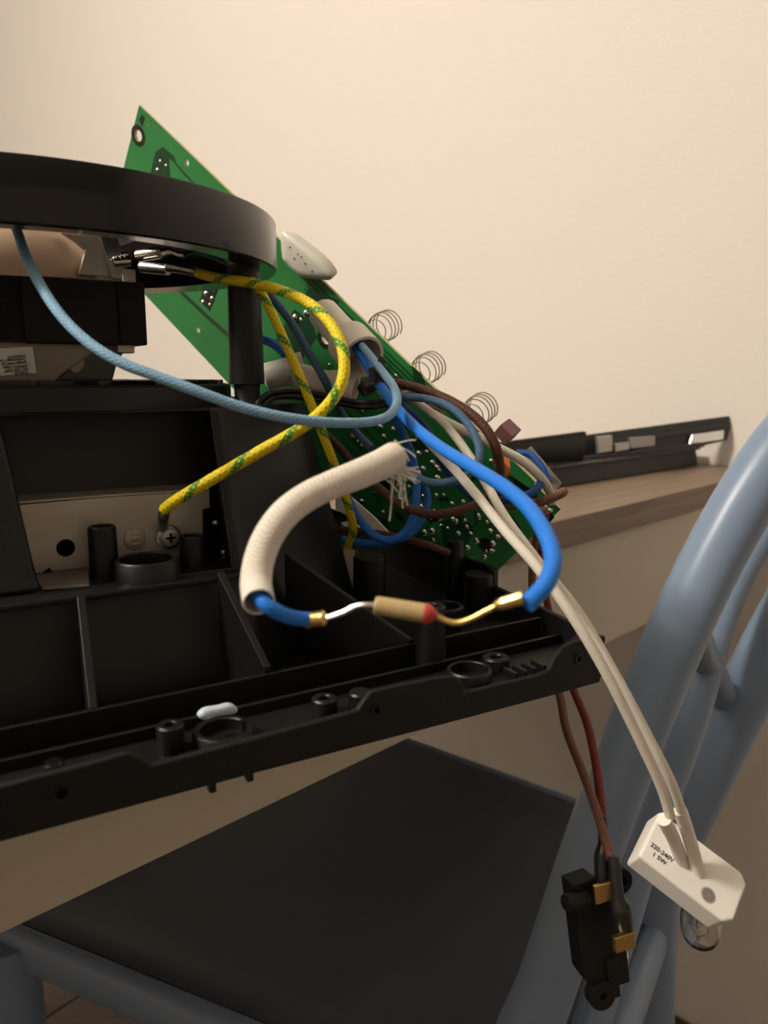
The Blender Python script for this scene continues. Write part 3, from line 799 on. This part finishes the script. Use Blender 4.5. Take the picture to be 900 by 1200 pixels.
mb = MB(); mb.lathe([(.0038, 0), (.0038, .0010), (.0030, .0019), (.0012, .0023), (.0001, .0023)], p - V * .0004, -V, 20, False); sc = mb.build('screw', ZINC, ew)
for d1 in (U, dz):
    mb = MB(); mb.box(p - V * .0027, d1 * .0018, d1.cross(V) * .0004, V * .0002); mb.build('screw_slot', DARKIN, sc)
# spade terminal on the motor
mb = MB(); mb.tube([at_d(230, 319, .305), at_d(216, 316, .308), at_d(196, 313, .311)], [.0019, .0017, .0019], 12); mb.build('crimp', NICKEL, ew)
mb = MB(); mb.tube([at_d(197, 316, .311), at_d(166, 313, .316)], .0022, 12); mb.build('spade_terminal', NICKEL, ew)
sp2 = thing('spade_terminal', at_d(190, 298, .315), 'bare silver spade terminal above the yellow-green wire crimp', 'terminal')
mb = MB(); mb.tube([at_d(162, 300, .318), at_d(187, 296, .314)], .0024, 12); mb.build('barrel', STEEL, sp2)
mb = MB(); mb.tube(spline([at_d(187, 297, .314), at_d(198, 295, .316), at_d(212, 299, .318), at_d(228, 294, .322)], 5), [.0018] * 6 + [.0014] * 6 + [.0008] * 4, 8); mb.build('blade', STEEL, sp2)
wire('earth_wire', [(250, 290, .335), (268, 303, .328), (286, 320, .318), (303, 338, .306), (320, 370, .300), (337, 408, .298), (354, 447, .298), (369, 485, .300), (384, 524, .306), (398, 562, .316), (409, 596, .326), (414, 622, .336), (408, 640, .345)], .00185, YEL, 'yellow-green striped wire running straight down from the ring and behind the white sleeve')
wire('slate_blue_wire', [(222, 290, .335), (262, 305, .33), (300, 331, .322), (335, 369, .325), (360, 410, .328), (382, 448, .330), (394, 474, .340), (410, 498, .350), (424, 514, .352), (436, 526, .345)], .00175, SLATE, 'slate blue braided wire slanting down from the ring beside a yellow-green wire')
# -- light blue wire from the motor in a long sagging loop
wire('light_blue_wire', [(12, 250, .262), (20, 270, .250), (32, 304, .236), (52, 342, .228), (76, 375, .222), (106, 403, .218), (142, 425, .216), (184, 441, .216), (232, 459, .217), (282, 477, .220), (332, 489, .224), (382, 495, .232), (428, 495, .244), (454, 488, .256), (465, 473, .268), (462, 455, .280), (450, 438, .292), (437, 421, .306), (424, 405, .322)], .00158, LBL, 'light blue braided wire sagging in a long loop in front of the motor')
# -- closed-end connector caps
def cap(name, p0, p1, p2, r0, r1, label, group='white wire connector caps'):
    t = thing(name, p2, label, 'connector', group)
    ax = (p2 - p0); L0 = ax.length; a = (p1 - p0).length
    mb = MB(); mb.lathe([(.0001, -.0006), (r0 * .6, -.0005), (r0 * .92, .0004), (r0, .0016), (r0, a * .92), (r0 * 1.1, a)], p0, ax, 24, False); mb.build('barrel', CAPW, t)
    mb = MB(); mb.lathe([(r0 * .9, a * .9), (r1, a * 1.06), (r1 * 1.02, L0), (r1 * .88, L0), (r1 * .84, a * 1.1), (.0002, a * 1.08)], p0, ax, 28, False); mb.build('skirt', CAPW, t)
    return t
cap('wire_connector', at_d(378, 366, .352), at_d(407, 398, .336), at_d(425, 419, .326), .0072, .0098, 'widest white connector cap, with blue wires gathered in its mouth')
cap('wire_connector', at_d(310, 442, .352), at_d(342, 434, .352), at_d(357, 430, .353), .0062, .0070, 'white connector cap beside the black post')
cap('wire_connector', at_d(347, 440, .340), at_d(385, 449, .338), at_d(416, 459, .336), .0058, .0068, 'plain white connector cap lying below the widest cap')
# -- blue bundle out of the big cap
wire('bright_blue_wire', [(415, 404, .330), (428, 424, .318), (443, 448, .304), (463, 476, .286), (489, 503, .262), (520, 527, .238), (555, 548, .216), (590, 570, .198), (620, 596, .184), (640, 627, .173), (648, 656, .166), (641, 682, .161), (627, 699, .159), (617, 708, .158)], .00195, BBL, 'bright blue braided wire arching from the connector cap to the brass crimp of the fuse')
wire('blue_wire', [(420, 402, .332), (434, 424, .322), (450, 450, .312), (470, 474, .315), (500, 504, .335), (520, 545, .350), (543, 573, .345), (560, 584, .335), (587, 587, .325), (613, 582, .322), (630, 572, .325), (635, 558, .335)], .00175, DBL, 'deep blue wire running under the white wires to the small green board')
wire('blue_wire', [(455, 470, .318), (466, 495, .325), (480, 527, .335), (487, 557, .335), (487, 590, .33), (480, 616, .328), (463, 632, .328), (441, 629, .330), (421, 608, .336), (406, 580, .345)], .0018, BLU, 'blue wire hooked in a U against the board, its end behind the sleeve')
wire('blue_wire', [(478, 540, .35), (492, 560, .345), (501, 582, .342), (496, 605, .338), (476, 629, .336), (436, 637, .338), (402, 632, .345)], .0016, BLU, 'blue wire looping along the foot of the board behind the black boss')
wire('slate_blue_wire', [(455, 462, .325), (470, 466, .318), (497, 467, .310), (527, 477, .302), (550, 499, .297), (562, 527, .293), (556, 549, .290), (534, 563, .288), (507, 566, .290), (483, 557, .296), (462, 545, .305)], .00165, SLATE, 'slate blue wire curled in a round loop over the white wires')
wire('blue_wire', [(296, 396, .375), (314, 400, .37), (328, 409, .365), (345, 428, .362)], .0021, BLU, 'short blue wire emerging from behind the black post')
wire('blue_wire', [(606, 530, .362), (622, 533, .358), (634, 546, .354), (644, 566, .352)], .0016, DBL, 'short blue wire under the white wire at the corner of the board')
# -- brown wires
wire('brown_wire', [(440, 446, .335), (458, 448, .328), (490, 455, .318), (528, 470, .308), (560, 492, .302), (579, 519, .300), (586, 549, .304), (584, 574, .316), (576, 592, .33)], .0020, BRN, 'dark brown wire arching over the top edge of the board past the springs')
wire('brown_wire', [(372, 500, .36), (398, 525, .350), (420, 552, .338), (441, 570, .328), (467, 590, .320), (500, 602, .316), (532, 600, .316), (560, 590, .320), (582, 572, .33)], .0019, BRN, 'brown wire hanging in a shallow sag below the slate blue loop')
wire('brown_wire', [(470, 462, .335), (490, 472, .332), (517, 487, .330), (537, 513, .330), (550, 537, .330), (566, 557, .330), (577, 582, .335)], .0019, BRN, 'dark brown wire passing under both white wires across the board')
wire('brown_wire', [(582, 592, .335), (606, 592, .330), (634, 588, .326), (655, 580, .326), (661, 576, .330)], .0019, BRN2, 'tan brown wire end sticking out past the corner of the board')
wire('brown_wire', [(398, 621, .352), (432, 624, .345), (466, 630, .342), (498, 638, .342), (526, 648, .348)], .0018, BRN, 'brown wire lying at the foot of the board behind the blue loops')
# -- black wires with a tie
wire('black_wire', [(300, 478, .318), (307, 467, .320), (322, 459, .324), (350, 458, .328), (392, 466, .322), (425, 472, .315), (455, 468, .318), (482, 459, .33)], .00125, BLKW, 'upper of two thin black wires curving out of the housing', group=None)
wire('black_wire', [(306, 484, .318), (312, 472, .321), (326, 465, .326), (352, 465, .328), (394, 472, .322), (428, 477, .315), (458, 473, .318)], .00125, BLKW, 'lower of two thin black wires curving out of the housing', group=None)
tie = thing('cable_tie', at_d(440, 450, .30), 'black cable tie pulled round the blue and white wires', 'cable tie')
c_ = at_d(437, 449, .305); axd = camvec(.56, .82, -.15).normalized()
mb = MB(); mb.lathe([(.0056, -.0015), (.0066, -.0015), (.0066, .0015), (.0056, .0015), (.0056, -.0015)], c_, axd, 24); mb.build('band', BLKW, tie)
tq = c_ + (at_d(446, 430, .295) - c_).normalized() * .0055
mb = MB(); mb.box(tq, axd * .002, camvec(1, -.3, 0).normalized() * .002, camvec(.3, 1, 0).normalized() * .0022); mb.build('head', BLKW, tie, .0004)
mb = MB(); mb.box(tq + camvec(.0012, -.0035, -.001), axd * .0011, camvec(.9, .35, 0).normalized() * .0006, camvec(.35, -.94, 0).normalized() * .0032); mb.build('tail', BLKW, tie)
# -- white lamp wires
lamp = thing('lamp_holder', at_d(814, 1040, .27), 'white ceramic lamp holder with small clear bulb hanging on two white wires', 'lamp')
lw1 = [(420, 418, .335), (438, 446, .322), (462, 476, .318), (500, 516, .300), (530, 547, .285), (556, 577, .272), (592, 622, .258), (632, 668, .248), (672, 724, .243), (711, 790, .243), (746, 860, .247), (774, 920, .252), (786, 958, .256)]
lw2 = [(470, 462, .335), (495, 476, .328), (521, 497, .318), (545, 527, .302), (567, 562, .286), (592, 606, .272), (632, 660, .262), (678, 718, .256), (724, 796, .254), (762, 868, .255), (787, 918, .257), (800, 955, .260)]
wire('lamp_wire', lw1, .00172, WHT, '', parent=lamp)
wire('lamp_wire', lw2, .00168, WHT, '', parent=lamp)
wire('white_wire', [(505, 484, .33), (530, 498, .325), (556, 510, .322), (584, 525, .322), (612, 540, .324), (634, 560, .328), (645, 578, .336), (647, 588, .342)], .0020, WHT, 'white wire running over the top of the board to its corner')
# lamp holder body (axes: long, wide, thick)
DL = .27
k_ = DL / 900
Lx = camvec(27.9, 19.8, -9.3).normalized(); Wx = camvec(11.7, -10.8, 12).normalized(); Wx = (Wx - Lx * Wx.dot(Lx)).normalized()
Tx = Lx.cross(Wx).normalized()
if Tx.z > 0: Tx = -Tx               # down through the body
ctop = at_d(814, 1016, DL)
LL, WW, TT = .0180, .0102, .0110
def Lp_(a, b, c): return ctop + Lx * a + Wx * b + Tx * c
mb = MB(); mb.prism([Lp_(a, b, 0) for a, b in ((-LL, -WW), (LL - .003, -WW), (LL, -WW + .003), (LL, WW - .003), (LL - .003, WW), (-LL, WW))], Tx * TT); mb.build('holder_body', WHITEC, lamp, .0012, bseg=3)
mb = MB(); mb.prism([Lp_(a, b, TT - .001) for a, b in ((-LL + .004, -WW + .003), (LL - .003, -WW + .003), (LL - .003, WW - .003), (-LL + .004, WW - .003))], Tx * .003); mb.build('holder_skirt', WHITEC, lamp, .001)
mb = MB(); mb.prism([Lp_(LL - .0015, -.003, TT - .001), Lp_(LL, -.003, TT - .001), Lp_(LL, .004, TT - .001), Lp_(LL - .0015, .004, TT - .001)], Tx * .0035); mb.build('holder_lug', WHITEC, lamp, .0006)
def topP(x, y, h=0): return at_plane(x, y, ctop - Tx * h, Tx)
hp = topP(830, 1049)
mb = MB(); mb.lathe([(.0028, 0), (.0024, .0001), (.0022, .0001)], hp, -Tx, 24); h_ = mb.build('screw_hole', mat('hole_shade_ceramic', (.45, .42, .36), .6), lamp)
mb = MB(); mb.lathe([(.0023, 0), (.0001, 0)], hp - Tx * .00012, -Tx, 20); mb.build('bore', mat('bore_shade_ceramic', (.20, .18, .15), .7), h_)  # flat disc on the white ceramic, with the bore's shade put into its colour
for (x0, y0, d0), (x1, y1) in (((778, 960, .2565), (800, 1011)), ((797, 950, .261), (819, 1024))):
    a_ = at_d(x0, y0, d0 - .001); b_ = topP(x1, y1, -.001)
    mb = MB(); mb.tube(spline([a_, a_.lerp(b_, .5) + camvec(.0004, 0, 0), b_], 6), [.0024] * 4 + [.0023] * 9, 16); mb.build('wire_sleeve', SHRW, lamp)
tx = Lx; ty = Wx
text_mesh('220-240V', .0023, topP(762, 991, .0001), tx, ty, INK, 'rating_print', lamp)
text_mesh('1 5W', .0023, topP(760, 999, .0001) + tx * .0014, tx, ty, INK, 'rating_print', lamp)
# bulb
bc = Lp_(.0125, -.002, TT + .0055)
bd = (Tx * .8 + Lx * .45).normalized()
pr_ = [(.0052, -.002), (.0068, .003), (.0073, .008), (.0073, .013), (.0066, .0175), (.0048, .0208), (.0025, .0224), (.0001, .0228)]
mb = MB(); mb.lathe(pr_ + [(max(r - .0007, .0001), h - (.0006 if i > 4 else 0)) for i, (r, h) in reversed(list(enumerate(pr_)))], bc, bd, 28); mb.build('bulb', GLASS, lamp, ang=60)
x_ = bd.orthogonal().normalized(); y_ = bd.cross(x_)
mb = MB(); mb.tube(spline([bc + x_ * .003, bc + bd * .006 + x_ * .0035, bc + bd * .011 + x_ * .002, bc + bd * .013, bc + bd * .011 - x_ * .002, bc + bd * .006 - x_ * .0035, bc - x_ * .003], 6), .0003, 6); mb.build('filament_wire', NICKEL, lamp)
pts = [bc + bd * (.0145 + .0008 * cos(4 * t)) + (x_ * cos(t) + y_ * sin(t)) * .0026 for t in [i * 2 * pi / 24 for i in range(25)]]
mb = MB(); mb.tube(pts, .0003, 6); mb.build('filament', NICKEL, lamp)

# -- thermal fuse on two leads with crimps, short blue wire and the white sleeve
DFz = .164
fuse = thing('thermal_fuse', at_d(475, 713, DFz), 'gold thermal fuse with red tip between two brass crimps, in front of the housing', 'fuse')
f0 = at_d(439, 709, DFz); f1 = at_d(499, 719, DFz - .001)
fd = (f1 - f0).normalized(); FLn = (f1 - f0).length
mb = MB(); mb.lathe([(.0001, 0), (.0017, 0), (.0020, .0004), (.00205, FLn - .0002), (.0019, FLn)], f0, fd, 24); mb.build('body', FUSEB, fuse)
mb = MB(); mb.lathe([(.00215, FLn - .0004), (.0022, FLn + .0002), (.0018, FLn + .0012), (.0009, FLn + .0022), (.0005, FLn + .0026), (.0001, FLn + .0026)], f0, fd, 24); mb.build('red_tip', REDEP, fuse)
mb = MB(); mb.tube(spline([f0 + fd * .0005, at_d(428, 709, .164), at_d(416, 711, .1645), at_d(402, 718, .165), at_d(384, 724, .166), at_d(372, 727, .1665)], 6), .00062, 10); mb.build('lead', STEEL, fuse)
mb = MB(); mb.tube(spline([f1 + fd * .0018, at_d(521, 727, .1625), at_d(535, 730, .162), at_d(550, 726, .1615), at_d(570, 716, .161), at_d(586, 708, .1605)], 6), .00062, 10); mb.build('lead', GOLD, fuse)
mb = MB(); a_, b_ = at_d(357, 727, .167), at_d(382, 724, .1662); mb.tube([a_.lerp(b_, i / 8) for i in range(9)], [.0016, .0019, .0016, .00175, .0016, .00175, .0016, .0018, .0012], 10); mb.build('crimp', GOLD, fuse)
mb = MB(); a_, b_ = at_d(580, 710, .1605), at_d(613, 700, .1585); mb.tube([a_.lerp(b_, i / 6) for i in range(7)], [.0009, .0013, .0014, .0014, .00135, .0015, .0014], 10); mb.build('crimp', GOLD, fuse)
wire('blue_wire', [(300, 672, .1668), (302, 694, .1625), (311, 708, .1600), (327, 718, .1610), (344, 724, .1640), (362, 726, .1668)], .00160, BBL, 'short bright blue wire out of the lower mouth of the white sleeve')
slv = thing('insulating_sleeve', at_d(303, 708, .168), 'frayed white woven fibreglass sleeve bent like a hook', 'sleeve')
sp_ = spline([at_d(*p) for p in ((462, 536, .196), (445, 545, .192), (420, 556, .187), (392, 567, .182), (362, 581, .178), (336, 600, .174), (316, 626, .171), (304, 655, .169), (300, 683, .1660), (303, 705, .1605))], 9)
mb = MB(); nn = len(sp_)
mb.tube(sp_, [.0040 - .0006 * min(1, i / 30) for i in range(nn)], 24, cap=False); mb.build('sleeve', SLV, slv, ang=80)
mb = MB(); mb.tube(sp_, [.0036 - .0006 * min(1, i / 30) for i in range(nn)], 20, cap=False); mb.build('sleeve_lining', SLV, slv, ang=80)
for i_, j_ in ((0, 1), (nn - 1, nn - 2)):
    ax_ = (sp_[i_] - sp_[j_]).normalized(); k0 = .0006 * min(1, i_ / 30)
    mb = MB(); mb.lathe([(.0036 - k0, -.0002), (.0036 - k0, 0), (.0038 - k0, .0002), (.0040 - k0, 0), (.0040 - k0, -.0002)], sp_[i_], ax_, 24); mb.build('sleeve_rim', FIB, slv)
rf = random.Random(11)
for i in range(34):
    j = rf.choice((0, 0, 1, 2, 4, 6, 9)); a = rf.uniform(-2.6, .6)
    s0 = sp_[j] + camvec(cos(a), -sin(a), 0) * .0030
    if i < 24: d_ = camvec(.0045 * rf.uniform(.3, 1.4), .0032 * rf.uniform(-.3, 1.3), rf.uniform(-.001, .001))
    else: d_ = camvec(.004 * rf.uniform(-.2, .8), .009 * rf.uniform(.4, 1.3), 0)
    s0 = sp_[j] + camvec(.2, rf.uniform(.2, 1) if i % 6 else -1, 0).normalized() * .0036
    mb = MB(); mb.tube(spline([s0 - d_ * .2, s0 + d_ * .5 + camvec(.0004, -.0003, 0), s0 + d_], 4), .00016, 5); mb.build('loose_strand', FIB, slv)
for i in range(5):
    s0 = at_d(322 - i, 630 + 2 * i, .170)
    mb = MB(); mb.tube([s0, s0 + camvec(.0016, -.0004 + .0002 * i, 0)], .00014, 5); mb.build('loose_strand', FIB, slv)

# -- white printed flat tails behind the sleeve
ft = thing('flat_cable', at_d(445, 640, .37), 'white flat cable strips lying at the foot of the green board', 'cable')
mb = MB(); mb.prism([at_d(394, 572, .372), at_d(408, 578, .372), at_d(440, 606, .368), (at_d(463, 630, .366)), at_d(455, 634, .366), at_d(420, 610, .370), at_d(394, 596, .372)], bn * .0008); mb.build('strip', PAPER, ft, .0002)
mb = MB(); mb.prism([at_d(400, 612, .376), at_d(412, 610, .376), at_d(432, 623, .374), at_d(408, 620, .375)], bn * .0008); mb.build('strip', PAPER, ft, .0002)

# -- door switch hanging on brown and red wires
swt = thing('micro_switch', at_d(712, 1180, .28), 'black plastic door switch hanging on a brown and a red wire', 'switch')
wire('brown_lead', [(636, 596, .345), (630, 622, .352), (624, 660, .360), (625, 705, .362), (637, 760, .350), (655, 812, .336), (664, 856, .322), (684, 908, .304), (701, 956, .290), (716, 1008, .281)], .00175, BRN2, '', parent=swt)
wire('red_lead', [(640, 600, .35), (634, 640, .362), (640, 700, .366), (654, 760, .356), (671, 806, .340), (688, 848, .326), (698, 894, .310), (704, 938, .298), (706, 968, .292)], .00175, REDB, '', parent=swt)
DS = .279
ks = DS / 900
Hs = camvec(.115, .992, .05).normalized(); Ws = camvec(.96, -.06, .28).normalized(); Ws = (Ws - Hs * Ws.dot(Hs)).normalized(); Ds = Hs.cross(Ws).normalized()
if Ds.dot(camvec(0, 0, 1)) < 0: Ds = -Ds
so = at_d(671, 1037, DS)
def S(x, y, d=0): return so + Ws * ((x) * ks) + Hs * (y * ks) + Ds * d
mb = MB(); mb.prism([S(0, 2), S(30, 0), S(42, 12), S(63, 20), S(63, 138), S(48, 138), S(48, 152), S(26, 152), S(10, 128), S(2, 112)], Ds * .009); mb.build('case', BLACKM, swt, .0006)
mb = MB(); mb.prism([S(32, 100, -.0012), S(46, 100, -.0012), S(46, 148, -.0012), S(32, 148, -.0012)], Ds * .004); mb.build('case_step', BLACKM, swt, .0004)
mb = MB(); mb.prism([S(3, 4, -.0010), S(8, 4, -.0010), S(34, 28, -.0010), S(34, 34, -.0010)], Ds * .003); mb.build('case_rib', BLACKM, swt, .0004)
a_ = at_d(662, 1058, DS - .003)
mb = MB(); mb.cyl(at_d(688, 1053, DS + .001), a_, .0030, 18); pg = mb.build('peg', BLACKM, swt, .0005)
mb = MB(); mb.pipe(S(22, 140, -.0016), S(22, 140, .003), .0054, .0014); mb.build('lower_eyelet', BLACKM, swt, .0004)
mb = MB(); mb.pipe(S(66, 16, .001), S(66, 16, .005), .0050, .0023); mb.build('upper_eyelet', BLACKM, swt, .0004)
mb = MB(); mb.ball(S(66, 112, .004), .0026, (.5, 1, 1)); mb.build('plunger', STEEL, swt)
mb = MB(); mb.box(at_d(706, 1046, .2765), Ws * .0034, Hs * .0034, Ds * .0008); mb.build('terminal', GOLD, swt, .0003)
mb = MB(); mb.box(at_d(731, 1103, .273), Ws * .0040, Hs * .0028, Ds * .0012); mb.build('terminal', GOLD, swt, .0003)
mb = MB(); mb.tube(spline([at_d(706, 958, .290), at_d(707, 990, .286), at_d(706, 1012, .284), at_d(708, 1040, .282)], 5), [.0019] * 5 + [.0022, .0027, .0031, .0032, .0032] + [.0031] * 6, 14); mb.build('boot', BLKW, swt)
mb = MB(); mb.tube(spline([at_d(719, 1004, .279), at_d(722, 1030, .277), at_d(725, 1056, .276), at_d(729, 1070, .276), at_d(731, 1092, .277)], 5), [.0022] * 8 + [.0023, .0024, .0028, .0033, .0036, .0037, .0037, .0037, .0037, .0037, .0037, .0036, .0035], 14); mb.build('boot', BLKW, swt)

# -- little silicone smear on the collar
g0 = T(*uvz(on_v(256, 833, .010)))
pts = [(233, 840), (240, 832), (256, 829), (270, 826), (278, 830), (276, 836), (262, 838), (250, 840), (240, 844)]
loop = closed([on_v(x, y, .0125) for x, y in pts]); c = sum(loop, Vec()) / len(loop)
mb = MB(); mb.loft([[p + V * .002 for p in loop], loop, [c.lerp(p, .75) - V * .0006 for p in loop]])
tag(mb.build('silicone_smear', GLUEB, ang=70), 'small pale blue silicone smear on the round collar of the housing', 'glue')
